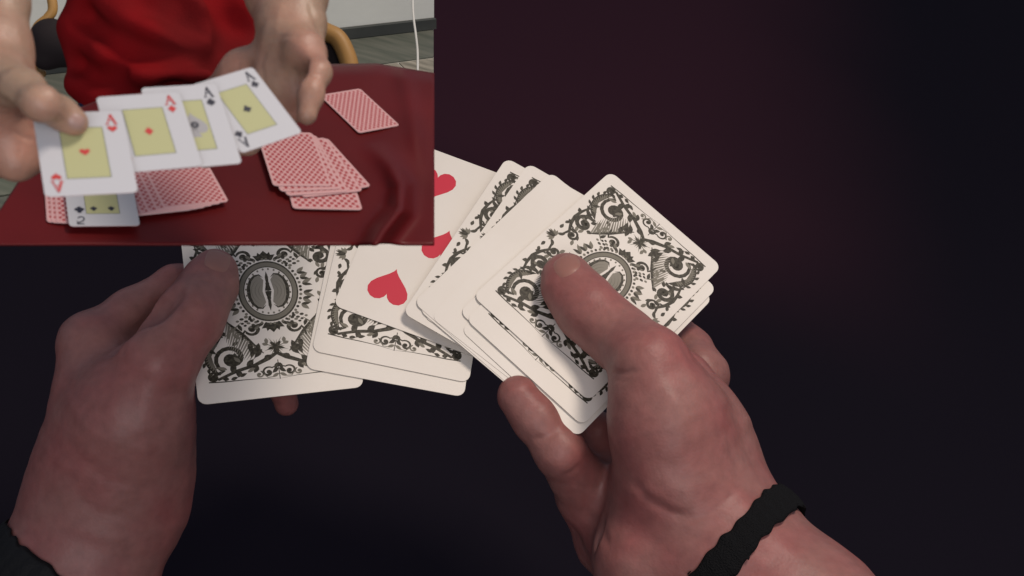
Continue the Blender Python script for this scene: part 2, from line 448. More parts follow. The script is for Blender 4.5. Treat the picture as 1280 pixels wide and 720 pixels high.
# ---------------------------------------------------------------- materials
m_paper = mat('card_paper', (0.80, 0.755, 0.685), 0.42, 0.35, noise=((0.76, 0.71, 0.635), 30, 4, .3, .7), bump=(2600, .12, .0001))
m_edge = mat('card_edge', (0.50, 0.45, 0.38), 0.8, 0.1)
m_ink = mat('black_ink', (0.030, 0.026, 0.018), 0.5, 0.3, noise=((0.085, 0.078, 0.055), 900, 2, .4, .7))
m_grey = mat('grey_ink', (0.20, 0.185, 0.145), 0.55, 0.3)
m_lgrey = mat('light_grey_ink', (0.27, 0.25, 0.205), 0.55, 0.3)
m_red = mat('red_ink', (0.60, 0.025, 0.055), 0.5, 0.3)
m_skin = skin('skin', (0.295, 0.132, 0.115), (0.30, 0.102, 0.094))
m_nail = mat('nail', (0.33, 0.155, 0.125), 0.42, 0.4, sss=.2)
m_black = mat('black_cord', (0.007, 0.007, 0.008), 0.85, 0.2, bump=(1600, 1.0, .002))
m_leather = mat('black_leather', (0.006, 0.006, 0.0065), 0.65, 0.3, bump=(500, .6, .001))
m_metal = mat('dull_ring_metal', (0.05, 0.05, 0.05), 0.4, 0.5)
m_metal.node_tree.nodes['Principled BSDF'].inputs['Metallic'].default_value = 0.8
m_table = mat('dark_table', (0.013, 0.0105, 0.0165), 0.95, 0.05)

# ---------------------------------------------------------------- dark table
def sheet(name, corners_cam, m, t=0.004, sub=0, wave=0):
    """flat slab from camera-space outline; thickness goes down along -UP"""
    v = [np.asarray(c) for c in corners_cam]; n = len(v)
    V = [W(p) for p in v] + [W(p - UP * t) for p in v]
    F = [tuple(range(n)), tuple(range(2*n-1, n-1, -1))] + [(i, i + n, (i+1) % n + n, (i+1) % n) for i in range(n)]
    me = mesh(name, V, F); bm = bmesh.new(); bm.from_mesh(me); bmesh.ops.recalc_face_normals(bm, faces=bm.faces[:]); bm.to_mesh(me); bm.free()
    return link(name, me, None, [m])
def on_up(px, py, c):
    r = ray(px, py); return r * (-c / (r @ UP))
HT = 0.56
cen = on_up(640, 360, HT)
e1 = np.cross(UP, [0, 0, 1.0]); e1 /= np.linalg.norm(e1); e2 = np.cross(UP, e1)
tb = sheet('table_surface', [cen + e1*a*6 + e2*b*6 for a, b in ((-1, -1), (1, -1), (1, 1), (-1, 1))], m_table, 0.03)
tag(tb, kind='structure')
def blurred_cloth():
    '''out-of-focus maroon cloth, its soft blur painted into the table colour'''
    nt = m_table.node_tree; L = nt.links.new; b = nt.nodes['Principled BSDF']
    tc = nt.nodes.new('ShaderNodeTexCoord'); n = nt.nodes.new('ShaderNodeTexNoise'); n.inputs['Scale'].default_value = 2.5; n.inputs['Detail'].default_value = 2
    L(tc.outputs['Object'], n.inputs['Vector'])
    col = None
    c0, c1 = W(on_up(560, 200, HT)), W(on_up(1000, 400, HT)); c2 = W(on_up(1060, 150, HT))
    sp = nt.nodes.new('ShaderNodeSeparateXYZ'); L(tc.outputs['Object'], sp.inputs[0])
    def mr(v, a, b_):
        q = nt.nodes.new('ShaderNodeMapRange'); q.interpolation_type = 'SMOOTHERSTEP'; q.inputs[1].default_value = a; q.inputs[2].default_value = b_; L(v, q.inputs[0]); return q.outputs[0]
    def mul(a, b_):
        q = nt.nodes.new('ShaderNodeMath'); q.operation = 'MULTIPLY'; L(a, q.inputs[0]); L(b_, q.inputs[1]); return q.outputs[0]
    def add(a, b_, k):
        q = nt.nodes.new('ShaderNodeMath'); q.operation = 'MULTIPLY_ADD'; L(b_, q.inputs[0]); q.inputs[1].default_value = k; L(a, q.inputs[2]); return q.outputs[0]
    x = add(sp.outputs[0], n.outputs[0], .12); y = add(sp.outputs[1], n.outputs[0], .12)
    f = mul(mr(x, c2[0] + .20, c2[0] - .16), mr(y, c1[1] - .06, c1[1] + .24)); f = mul(f, mr(x, c0[0] - .6, c0[0] - .25))
    mx = nt.nodes.new('ShaderNodeMix'); mx.data_type = 'RGBA'; mx.inputs[6].default_value = (0.013, 0.0105, 0.0165, 1); mx.inputs[7].default_value = (0.054, 0.020, 0.030, 1)
    L(f, mx.inputs[0]); L(mx.outputs[2], b.inputs['Base Color'])
blurred_cloth()

# ---------------------------------------------------------------- the large ornate cards
nL = np.array([-0.20, 0.47, 0.86]); nL /= np.linalg.norm(nL)
cL = nL @ P(560, 400, 0.522)
nR = np.array([-0.17, 0.45, 0.88]); nR /= np.linalg.norm(nR)
cR = nR @ P(560, 400, 0.512)
def zR(px, py): return cR / (ray(px, py) @ nR)
def zL(px, py): return cL / (ray(px, py) @ nL)

me_big = card_mesh('playing_card', CW, CH, .0004); me_big.materials.append(m_paper); me_big.materials.append(m_edge)
me_print = ornate_back()
for m_ in (m_ink, m_grey, m_lgrey): me_print.materials.append(m_)
GRP = 'ornate playing cards spread between the two hands'
def big_card(quad, side, layer, label, back=True, hearts=()):
    n, c = (nL, cL) if side == 'L' else (nR, cR)
    o = link('playing_card', me_big); o.matrix_world = on_plane(quad, n, c, -layer * 0.0005)
    tag(o, label, 'playing card', GRP)
    if back: link('back_print', me_print, o)
    for (x, y, s, rot) in hearts:
        k = Ink(); k.poly(heart_pts(s), 0, z=.05); h = link('heart_pip', k.mesh('heart_pip'), o, [m_red])
        h.location = (x/1000, y/1000, 0); h.rotation_euler = (0, 0, math.radians(rot))
    return o
D = [(590, 371), (736, 503), (901, 332), (765, 213)]
def sh(q, dx, dy): return [(x + dx, y + dy) for x, y in q]
big_card(D, 'R', 0, 'ornate black and white card back under the right thumb, topmost of the right packet')
big_card(sh(D, -7, 27), 'R', 1.4, 'card just beneath the topmost one of the right packet, a sliver of scrollwork showing')
big_card(sh(D, -12, 39), 'R', 3.4, 'lowest card edge of the right packet, long white strip above the fingertip', back=False)
big_card([(576, 388), (724, 520), (884, 350), (748, 228)], 'R', 2.4, 'white edged card in the right packet stepping out at its upper corner', back=False)
blank = big_card([(527, 380), (664, 494), (826, 330), (690, 212)], 'R', 4.6, 'blank looking white card fanned out just left of the right packet', back=False)
big_card([(533, 388), (672, 500), (832, 336), (694, 220)], 'R', 5.0, 'plain card hidden almost wholly under the blank white card, its lower edge showing', back=False)
big_card([(549, 398), (690, 503), (842, 332), (702, 226)], 'R', 4.2, 'plain card tucked between the blank white card and the right packet', back=False)
big_card([(560, 392), (698, 484), (800, 298), (658, 201)], 'R', 5.6, 'fanned card with a short scroll strip, second from the left of the narrow strips')
big_card([(540, 382), (674, 474), (774, 290), (627, 197)], 'R', 6.6, 'fanned card with a long scroll strip beside the red hearts card')
k = Ink(); k.poly([(-21.4, -25.2), (-18.6, -25.0), (-17.8, -27.2), (-19.0, -29.4), (-21.6, -28.6)], 0, z=.05); link('corner_mark', k.mesh('corner_mark'), blank, [m_grey])
big_card([(421, 382), (612, 468), (682, 238), (487, 155)], 'L', 0, 'white face card with big red hearts between the two packets', back=False,
         hearts=[(-13.5, -27.0, 17, 180), (1.0, -.5, 17, 180), (-12.0, 27, 17, 0)])
big_card([(369, 450), (579, 479), (646, 238), (444, 208)], 'L', 1.2, 'ornate card back partly under the red hearts card')
big_card([(361, 470), (571, 493), (636, 251), (432, 228)], 'L', 2.4, 'white card edge showing below the ornate card under the hearts card', back=False)
big_card([(236, 519), (460, 490), (432, 226), (210, 249)], 'L', 3.8, 'ornate card back with round medallion held under the left thumb')

# ---------------------------------------------------------------- large hands
def hand_left():
    z = zL
    thumb = chain((269, 337, z(269, 337) - .0085, 25), (262, 356, z(262, 356) - .010, 30), (238, 396, z(238, 396) - .014, 38),
                  (196, 452, .478, 46), (165, 520, .485, 68), (140, 600, .500, 88))
    palm = chain((112, 432, .500, 34), (130, 490, .500, 58), (150, 540, .498, 84), (135, 620, .505, 98), (88, 735, .50, 100), (20, 860, .49, 104))
    palm2 = chain((170, 500, .495, 60), (150, 560, .500, 88))
    index = chain((114, 428, .503, 36), (165, 392, .515, 30), (220, 358, .524, 26), (262, 352, .530, 24), (330, 372, .532, 20))
    mid = chain((140, 480, .515, 34), (220, 430, .535, 27), (300, 420, .540, 23), (350, 440, .536, 19))
    pinky = chain((165, 500, .535, 32), (240, 455, .555, 24), (318, 448, .562, 19), (350, 480, .565, 17), (358, 505, .570, 15))
    cuts = []
    def cut(pts, zz, r, k): 
        q = [P(x, y, zz + d) for x, y, d in pts]
        for a, b in zip(q, q[1:]): cuts.append((a, r, b, r, k))
    cut([(150, 428, 0), (165, 415, 0), (190, 390, 0), (212, 366, 0)], .476, .0045, .006)       # valley between thumb and index
    me = sdf_mesh('hand', [(.010, [(a, ra * .96, b, rb * .96) for a, ra, b, rb in palm + palm2 + thumb]), (.004, index), (.004, mid), (.004, pinky)], .00095, cuts, (.00016, .019), .009)
    crease(me, [([(238, 343), (250, 338), (264, 341), (278, 352)], 3.5, .0009), ([(236, 352), (252, 349), (270, 357)], 3, .0005),
                ([(212, 366), (196, 386), (186, 400), (170, 412), (152, 424)], 7, .0022), ([(150, 424), (156, 434), (150, 446)], 3.5, .0010), ([(146, 440), (134, 470), (128, 510)], 12, .0012),
                ([(112, 430), (126, 470), (142, 520), (150, 580)], 13, -.0012), ([(205, 440), (182, 500), (172, 560)], 12, -.0012), ([(224, 440), (216, 500), (208, 560)], 9, .0010),
                ([(96, 402), (106, 412), (112, 426)], 3, .0005), ([(88, 412), (98, 420), (104, 434)], 3, .0005), ([(92, 560), (130, 600), (180, 610)], 5, .0004), ([(80, 600), (120, 640), (190, 650)], 6, .0006),
                ([(120, 520), (112, 570), (84, 620)], 5, -.0006), ([(226, 384), (244, 392), (262, 392)], 3, .0004), ([(230, 376), (246, 382), (262, 382)], 3, .0003)])
    o = link('hand', me, None, [m_skin])
    tag(o, 'left hand gripping the ornate cards, thumb on the medallion card', 'hand')
    decal('thumbnail', me, (272, 326), (.35, -.94), 14, 18, .0006, m_nail, o)
    return o, palm
def hand_right():
    z = zR
    thumb = chain((706, 343, z(706, 343) - .0085, 26), (712, 358, z(712, 358) - .010, 30), (737, 389, z(737, 389) - .013, 36), (778, 424, z(778, 424) - .016, 37),
                  (812, 456, .487, 46), (832, 520, .488, 70), (846, 590, .490, 80))
    palm = chain((846, 478, .512, 46), (858, 540, .508, 76), (860, 600, .510, 92), (845, 670, .515, 96))
    heel = chain((845, 640, .500, 78), (822, 700, .498, 78), (830, 790, .50, 80))
    wrist = chain((864, 612, .512, 88), (906, 688, .492, 98), (1000, 782, .478, 108), (1080, 870, .468, 114))
    inner = chain((748, 540, .545, 26), (770, 600, .545, 46), (800, 660, .53, 66))
    index = chain((868, 470, .540, 44), (858, 440, .552, 32), (830, 405, .565, 26), (770, 370, .572, 22))
    ringf = chain((647, 495, z(647, 495) + .006, 26), (668, 522, z(668, 522) + .008, 27), (700, 564, z(700, 564) + .012, 31), (735, 618, .528, 38), (790, 670, .53, 50))
    pinky = chain((690, 560, .552, 20), (722, 625, .552, 24), (755, 680, .545, 34), (800, 720, .53, 44))
    cuts = []
    def cut(pts, r, k):
        q = [P(x, y, zz) for x, y, zz in pts]
        for a, b in zip(q, q[1:]): cuts.append((a, r, b, r, k))
    cut([(768, 470, .468), (785, 468, .462), (800, 464, .459)], .0012, .003)
    cut([(800, 622, .455), (850, 640, .458), (880, 650, .459)], .0022, .006)
    cut([(722, 545, .514), (690, 556, .514), (676, 562, .516)], .0012, .003)
    cut([(745, 650, .497), (760, 700, .495)], .002, .005)
    me = sdf_mesh('hand', [(.010, [(a, ra * .95, b, rb * .95) for a, ra, b, rb in palm + heel + wrist + thumb] + inner), (.004, index), (.004, ringf), (.004, pinky)], .00095, cuts, (.00016, .019), .008)
    crease(me, [([(692, 350), (706, 344), (718, 344), (730, 352)], 3.5, .0008), ([(702, 392), (720, 384), (744, 378)], 3, .0005), ([(706, 400), (726, 392), (750, 386)], 3, .0004),
                ([(758, 464), (772, 467), (786, 466), (800, 462)], 3.2, .0014), ([(764, 474), (780, 476), (792, 474)], 3, .0006),
                ([(850, 420), (862, 440), (876, 455), (896, 470)], 6, .0016), ([(826, 440), (850, 480), (880, 540), (910, 590)], 12, .0009), ([(800, 440), (840, 500), (880, 570)], 14, -.0009),
                ([(786, 596), (806, 622), (836, 640), (870, 648)], 6, .0020), ([(850, 656), (890, 640), (925, 610)], 4, .0007), ([(730, 640), (750, 656), (762, 690)], 5, .0014), ([(716, 600), (730, 612), (742, 634)], 4, .0010),
                ([(664, 548), (682, 548), (700, 536)], 3.5, .0012), ([(700, 596), (716, 590), (730, 578)], 3.5, .0012), ([(655, 520), (668, 515), (680, 505)], 3, .0005),
                ([(900, 500), (912, 540), (936, 590)], 5, -.0006)])
    o = link('hand', me, None, [m_skin])
    tag(o, 'right hand holding the right packet, thumb across the top card, black cord at the wrist', 'hand')
    decal('thumbnail', me, (709, 331), (-.5, -.85), 14, 19, .0006, m_nail, o)
    return o, wrist
HL, _ = hand_left(); HR, _ = hand_right()

def ring_band(name, cpx, r, axis, width, thick, m, label, seed, frays=0, lumps=1.0, body=None):
    """woven band round a wrist: an uneven closed ribbon of real thickness"""
    rnd = random.Random(seed)
    c = P(*cpx); ax = np.array(axis, float); ax /= np.linalg.norm(ax)
    t1 = np.cross(ax, [0, 0, 1.0]); t1 /= np.linalg.norm(t1); t2 = np.cross(ax, t1)
    n, prof = 200, 10; V, F = [], []
    RR = np.full(n, r)
    if body:                                              # lie on the wrist: its girth is measured from outside
        bvh = BVHTree.FromPolygons([v.co for v in body.data.vertices], [p.vertices for p in body.data.polygons])
        for i in range(n):
            a = 2*math.pi*i/n; d = t1*math.cos(a) + t2*math.sin(a); m_ = []
            for off in (-.4, 0, .4):
                h = bvh.ray_cast(Vector(W(c + ax*width*off + d*.12)), Vector(M @ -d), .12)
                if h[0]: m_.append(.12 - h[3])
            RR[i] = max(m_) if m_ else r
        for _ in range(6): RR = np.maximum(RR, (np.roll(RR, 2) + RR + np.roll(RR, -2)) / 3)
        for _ in range(6): RR = (np.roll(RR, 1) + RR + np.roll(RR, -1)) / 3
    ph = [rnd.uniform(0, 6.28) for _ in range(6)]
    for i in range(n):
        a = 2*math.pi*i/n
        d = t1*math.cos(a) + t2*math.sin(a)
        wv = 1 + .06*math.sin(3*a + ph[0]) + .05*math.sin(7*a + ph[1]) + .03*math.sin(31*a + ph[2])
        sl = .0012*math.sin(2*a + ph[3]) + .0004*math.sin(23*a + ph[4])
        for j in range(prof):
            b = 2*math.pi*j/prof
            V.append(c + d*(RR[i] + .0002 + thick/2 + thick/2*math.sin(b)*(1 + .25*lumps*math.sin(40*a + j))) + ax*(width/2*math.cos(b)*wv + sl))
    for i in range(n):
        for j in range(prof):
            F.append((i*prof + j, ((i+1) % n)*prof + j, ((i+1) % n)*prof + (j+1) % prof, i*prof + (j+1) % prof))
    o = link(name, mesh(name, W(np.array(V)), F, True), None, [m])
    tag(o, label, 'bracelet')
    fv, ff = [], []
    for q in range(frays):
        a = rnd.uniform(0, 6.28); d = t1*math.cos(a) + t2*math.sin(a); s = rnd.choice((-1, 1)); L = rnd.uniform(.0004, .0016)
        base = c + d*(RR[int(a / 6.2832 * n) % n] + thick*.5) + ax*s*width*.45
        tan = np.cross(ax, d); b0 = len(fv)
        for w_, h_ in ((-.0006, 0), (.0006, 0), (.0003, L), (-.0003, L*.8)):
            for e in (0, .0005): fv.append(base + tan*w_*rnd.uniform(.8, 2.2) + ax*s*h_ + d*e)
        for x in ((0, 2, 4, 6), (7, 5, 3, 1), (0, 1, 3, 2), (2, 3, 5, 4), (4, 5, 7, 6), (6, 7, 1, 0)): ff.append(tuple(b0 + k for k in x))
    if fv:
        fr = link('frayed_threads', mesh('frayed_threads', W(np.array(fv)), ff), o, [m]); fr['kind'] = 'stuff'
    return o
ring_band('cord_bracelet', (914, 704, .491), .0325, (.70, .66, -.36), .0120, .0022, m_black, 'frayed black cord bracelet around the wrist below the right hand', 3, 12, body=HR)
lb = ring_band('leather_bracelet', (48, 712, .500), .0325, (-.55, .80, -.22), .017, .0024, m_leather, 'black leather bracelet on the left wrist in the lower corner', 5, 0, body=HL)
strand = ring_band('braided_strand', (50, 722, .500), .0325, (-.30, .90, -.20), .006, .0026, m_metal, 'grey', 9, 0, 3.0, body=HL)
for k_ in ('label', 'category'): del strand[k_]
strand.parent = lb


# ================================================================ the small second table at the upper left
S = 0.5
cT = -(P(450, 140, .414 * S) @ UP)                       # height of the red cloth below the eye
cF = cT + 0.095                                          # floor of that set
def T(px, py, up=0.0):
    r = ray(px, py); return r * (-(cT - up) / (r @ UP))
def PS(px, py, z): return P(px, py, z * S)

s_skin = skin('pale_skin', (0.29, 0.195, 0.135), (0.33, 0.165, 0.12), .5)
s_nail = mat('pale_nail', (0.30, 0.19, 0.16), .35, .4)
s_shirt = mat('red_jersey', (0.185, 0.006, 0.008), .95, .03, noise=((0.115, .008, .009), 60, 3, .35, .65), bump=(3000, .3, .0002))
s_jeans = mat('navy_denim', (0.012, 0.022, 0.055), .9, .1)
s_cloth = mat('red_satin_cloth', (0.092, 0.005, 0.006), .42, .18, noise=((0.070, .004, .0045), 40, 4, .35, .65), bump=(2500, .15, .0001))
s_white = mat('white_card', (0.42, 0.43, 0.455), .5, .3)
s_sedge = mat('pink_card_edge', (0.55, 0.38, 0.38), .7, .2)
s_yel = mat('yellow_panel', (0.36, 0.365, 0.19), .55, .3)
s_line = mat('panel_outline', (0.10, 0.12, 0.10), .6, .2)
s_dark = mat('navy_pip_ink', (0.018, 0.02, 0.035), .5, .3)
s_pred = mat('red_pip_ink', (0.42, 0.035, 0.035), .5, .3)
s_lead = mat('lead_grey_ink', (0.28, 0.28, 0.29), .5, .3)
s_wall = mat('white_plaster', (0.70, 0.72, 0.66), .9, .1, noise=((.64, .66, .61), 20, 3, .3, .7), bump=(200, .2, .0005))
s_skirt = mat('dark_skirting', (0.035, 0.04, 0.04), .5, .3, noise=((.06, .065, .06), 50, 4, .3, .7))
s_grout = mat('pale_grout', (0.38, 0.38, 0.34), .9, .1)
s_wood = mat('ochre_beech', (0.36, 0.20, 0.06), .5, .3, noise=((.28, .15, .045), 60, 4, .3, .7))
s_pad = mat('dark_chair_pad', (0.016, 0.012, 0.013), .8, .2)
s_cable = mat('white_cable', (0.55, 0.55, 0.52), .5, .3)

def plank_mat(name, a, b):
    m = mat(name, a, .55, .3); nt = m.node_tree; L = nt.links.new
    tc = nt.nodes.new('ShaderNodeTexCoord'); mp = nt.nodes.new('ShaderNodeMapping'); mp.inputs['Scale'].default_value = (60, 420, 60)
    n = nt.nodes.new('ShaderNodeTexNoise'); n.inputs['Scale'].default_value = 1; n.inputs['Detail'].default_value = 5
    r = nt.nodes.new('ShaderNodeMapRange'); r.inputs[1].default_value = .35; r.inputs[2].default_value = .68
    mx = nt.nodes.new('ShaderNodeMix'); mx.data_type = 'RGBA'; mx.inputs[6].default_value = (*a, 1); mx.inputs[7].default_value = (*b, 1)
    L(tc.outputs['Object'], mp.inputs[0]); L(mp.outputs[0], n.inputs['Vector']); L(n.outputs[0], r.inputs[0]); L(r.outputs[0], mx.inputs[0])
    L(mx.outputs[2], nt.nodes['Principled BSDF'].inputs['Base Color']); return m
s_plank = [plank_mat('grey_plank', (.11, .115, .095), (.07, .08, .065)), plank_mat('weathered_plank', (.13, .125, .10), (.30, .28, .23)), plank_mat('green_grey_plank', (.085, .10, .075), (.13, .14, .11))]

def lattice():
    """fine red lattice with a plain border, laid out in the card's own millimetres"""
    m = mat('red_lattice_back', (.6, .3, .3), .5, .3); nt = m.node_tree; L = nt.links.new
    tc = nt.nodes.new('ShaderNodeTexCoord'); sp = nt.nodes.new('ShaderNodeSeparateXYZ'); L(tc.outputs['Object'], sp.inputs[0])
    def mth(op, a, b=None, c=None):
        n = nt.nodes.new('ShaderNodeMath'); n.operation = op
        for i, v in enumerate((a, b, c)):
            if v is None: continue
            if isinstance(v, (int, float)): n.inputs[i].default_value = v
            else: L(v, n.inputs[i])
        return n.outputs[0]
    x, y = sp.outputs[0], sp.outputs[1]
    k = 2 * math.pi / 0.0066
    a = mth('SINE', mth('MULTIPLY', x, k)); b = mth('SINE', mth('MULTIPLY', y, k * .8))
    dots = mth('GREATER_THAN', mth('MULTIPLY', a, b), .08)
    inx = mth('LESS_THAN', mth('ABSOLUTE', x), .0292); iny = mth('LESS_THAN', mth('ABSOLUTE', y), .0418)
    msk = mth('MULTIPLY', dots, mth('MULTIPLY', inx, iny))
    mx = nt.nodes.new('ShaderNodeMix'); mx.data_type = 'RGBA'; mx.inputs[6].default_value = (.52, .30, .30, 1); mx.inputs[7].default_value = (.30, .04, .045, 1)
    L(msk, mx.inputs[0]); L(mx.outputs[2], nt.nodes['Principled BSDF'].inputs['Base Color']); return m
s_lat = lattice()

me_small = card_mesh('white_card', CW, CH, .0006, .004); me_small.materials.append(s_white); me_small.materials.append(s_sedge)
me_latt = card_mesh('lattice_card', CW, CH, .0006, .004); me_latt.materials.append(s_lat); me_latt.materials.append(s_sedge)
def small_card(me, quad, n, c, off, label, group):
    Q = np.array([ray(*q) * (c / (ray(*q) @ (np.asarray(n) / np.linalg.norm(n)))) for q in quad])
    sx = (np.linalg.norm(Q[1]-Q[0]) + np.linalg.norm(Q[2]-Q[3])) / 2 / CW; sy = (np.linalg.norm(Q[3]-Q[0]) + np.linalg.norm(Q[2]-Q[1])) / 2 / CH
    s = math.sqrt(sx * sy)
    print('small', label[:30], round(sx, 3), round(sy, 3))
    o = link('playing_card', me); o.matrix_world = on_plane(quad, n, c, off) @ Matrix.Diagonal((s * (sx/s) ** .8, s * (sy/s) ** .8, s, 1))
    return tag(o, label, 'playing card', group)

# --- printed faces
def circ(x, y, r, n=12): return [(x + r*math.cos(2*math.pi*i/n), y + r*math.sin(2*math.pi*i/n)) for i in range(n)]
def pip(k, suit, x, y, s, flip=1, mi=0):
    if suit == 'heart': k.poly([(x + a, y + flip*b) for a, b in heart_pts(s)], mi)
    if suit == 'diamond': k.poly([(x + .46*s, y), (x, y + .62*s), (x - .46*s, y), (x, y - .62*s)], mi)
    if suit == 'club':
        for a, b in ((0, .27), (-.27, -.1), (.27, -.1)): k.poly(circ(x + a*s, y + flip*b*s, .25*s), mi)
        k.poly([(x, y + flip*.1*s), (x + .2*s, y - flip*.55*s), (x - .2*s, y - flip*.55*s)], mi)
    if suit == 'spade':
        k.poly([(x + a, y - flip*b*1.05 + flip*.08*s) for a, b in heart_pts(s)], mi)
        k.poly([(x, y + flip*.05*s), (x + .2*s, y - flip*.58*s), (x - .2*s, y - flip*.58*s)], mi)
def letterA(k, x, y, w, h, flip=1):
    k.stroke([(x - w/2, y - flip*h/2), (x, y + flip*h/2)], .75, 0, 'no'); k.stroke([(x + w/2, y - flip*h/2), (x, y + flip*h/2)], 1.5, 0, 'no')
    k.stroke([(x - w*.28, y - flip*h*.08), (x + w*.28, y - flip*h*.08)], .7, 0, 'no')
    for sx in (-1, 1): k.stroke([(x + sx*w/2 - 1.3, y - flip*h/2), (x + sx*w/2 + 1.3, y - flip*h/2)], .7, 0, 'no')
def face(o, suit, ink, px=15.2, py=27.0, centre=True, extra=None):
    k = Ink(); k.V = []
    k.poly([(-px, -py), (px, -py), (px, py), (-px, py)], 0, z=.10)
    link('yellow_panel', k.mesh('yellow_panel'), o, [s_yel])
    k = Ink()
    for a, b in (((px, -py), (px, py)), ((-px, py), (-px, -py)), ((-px, -py), (px, -py)), ((px, py), (-px, py))): k.add(*strip([a, b], [.55, .55]), 0, z=.14)
    link('panel_outline', k.mesh('panel_outline'), o, [s_line])
    k = Ink(); k.k = 4000
    if extra: extra(k)
    else:
        if centre: pip(k, suit, 0, 0, 7.5 if suit != 'spade' else 9)
        for f in (1, -1):
            letterA(k, f*22.3, f*35.0, 6.2, 11.0, f); pip(k, suit, f*22.3, f*24.2, 7.2, f)
    q = link('suit_print', k.mesh('suit_print'), o, [ink]); q.location.z = .0002
nH = np.array([-.30, .57, .77]); nH /= np.linalg.norm(nH); cH = nH @ PS(107, 190, .242)
GA = 'four aces held in a row above the red cloth'
gap = .0005
q = small_card(me_small, [(297, 185), (382, 149), (315, 72), (250, 92)], nH, cH, -gap*3, 'ace of clubs at the right end of the held row', GA); face(q, 'club', s_dark)
q = small_card(me_small, [(200, 208), (298, 193), (275, 92), (186, 105)], nH, cH, -gap*2, 'ace of spades half covered between the diamond and club aces', GA)
def sp(k):
    for f in (1, -1): letterA(k, f*22.3, f*35.0, 6.2, 11.0, f); pip(k, 'spade', f*22.3, f*24.2, 7.2, f)
    k.ring(3, 0, 1.2, 3.4, 0, 16)
face(q, 'spade', s_dark, extra=sp)
k = Ink(); pip(k, 'spade', 0, 0, 23); bigsp = link('centre_spade', k.mesh('centre_spade'), q, [s_lead]); bigsp.location = (.002, 0, .00015)
q = small_card(me_small, [(138, 216), (248, 199), (229, 106), (129, 123)], nH, cH, -gap, 'ace of diamonds on a yellow panel, second from the left hand', GA); face(q, 'diamond', s_pred)
q = small_card(me_small, [(44, 249), (171, 236), (154, 135), (52, 147)], nH, cH, 0, 'ace of hearts pinched under the left thumb above the cloth', GA); face(q, 'heart', s_pred)

# --- cards lying on the cloth
nT = -UP; cTT = cT
def on_cloth(me, quad, layer, label, group): return small_card(me, quad, nT, cTT, .00018 + layer*.00009, label, group)
on_cloth(me_latt, [(447, 168), (500, 158), (448, 111), (402, 120)], 0, 'single red backed card lying alone on the red cloth', 'red backed cards on the cloth')
PL = [([(363, 261), (452, 264), (432, 195), (352, 196)], 'lowest red backed card of the loose pile, its near edge sticking out'),
      ([(382, 253), (455, 232), (412, 172), (346, 188)], 'red backed card in the loose pile whose corner points right'),
      ([(374, 253), (447, 240), (408, 173), (342, 182)], 'red backed card in the middle of the loose pile'),
      ([(354, 250), (432, 244), (394, 170), (328, 178)], 'red backed card near the top of the loose pile'),
      ([(344, 245), (424, 242), (390, 169), (327, 177)], 'second red backed card from the top of the loose pile'),
      ([(331, 238), (418, 240), (383, 169), (331, 173)], 'red backed card topmost of the loose pile')]
for i, (qd, lb_) in enumerate(PL): on_cloth(me_latt, qd, i * 1.6, lb_, 'red backed cards in the loose pile')
GS = 'red backed cards spread under the held aces'
for i, (x, y) in enumerate(((0, 0), (6, 1.5), (12, 2.5))):
    on_cloth(me_latt, [(49+x, 281+y), (138+x, 276+y), (138+x, 216+y), (64+x, 221+y)], i, ('red backed card at the left end of the spread under the ace of hearts', 'red backed card second from the left end of the spread', 'red backed card just left of the club card')[i], GS)
for i, (x, y) in enumerate(((-44, 8.0), (-36, 7), (-28, 6), (-19, 4), (-9, 2), (0, 0))):
    on_cloth(me_latt, [(197+x, 268+y), (282+x, 255+y), (258+x, 203+y), (184+x, 214+y)], 3 + i * .8,
             'red backed card in the spread, ' + ('beside the club card', 'second right of the club card', 'in the middle of its right half', 'third from the right end', 'second from the right end', 'at its right end')[i], GS)
q = on_cloth(me_small, [(73, 294), (167, 286), (165, 213), (93, 220)], 9, 'face up card with a 2 and black clubs on the red spread', GS)
def two(k):
    # a 2 and clubs near the card's lower left, as the picture shows them
    x0, y0 = -21.5, -37.0
    pts = [(x0 + 1.0 + 2.7*math.cos(math.radians(a)), y0 + 2.4 + 3.2*math.sin(math.radians(a))) for a in range(165, -75, -16)]
    pts += [(x0 - 2.2, y0 - 3.2), (x0 - 2.6, y0 - 4.6)]
    k.stroke(pts, 1.0, 0, 'no'); k.stroke([(x0 - 2.8, y0 - 4.6), (x0 + 3.2, y0 - 4.6)], 1.0, 0, 'no'); k.stroke([(x0 - 2.6, y0 - 5), (x0 - 2.6, y0 - .6)], .7, 0, 'no')
    pip(k, 'club', x0 + .5, y0 + 15.5, 8.5, -1)
    pip(k, 'club', -8, -20, 6.0, -1); pip(k, 'club', 8, -20, 6.0, -1)
    pip(k, 'club', -8, 14, 6.0, 1); pip(k, 'club', 8, 14, 6.0, 1)
    pip(k, 'club', -x0 - .5, -y0 - 15.5, 8.5, 1)
face(q, 'club', s_dark, extra=two)

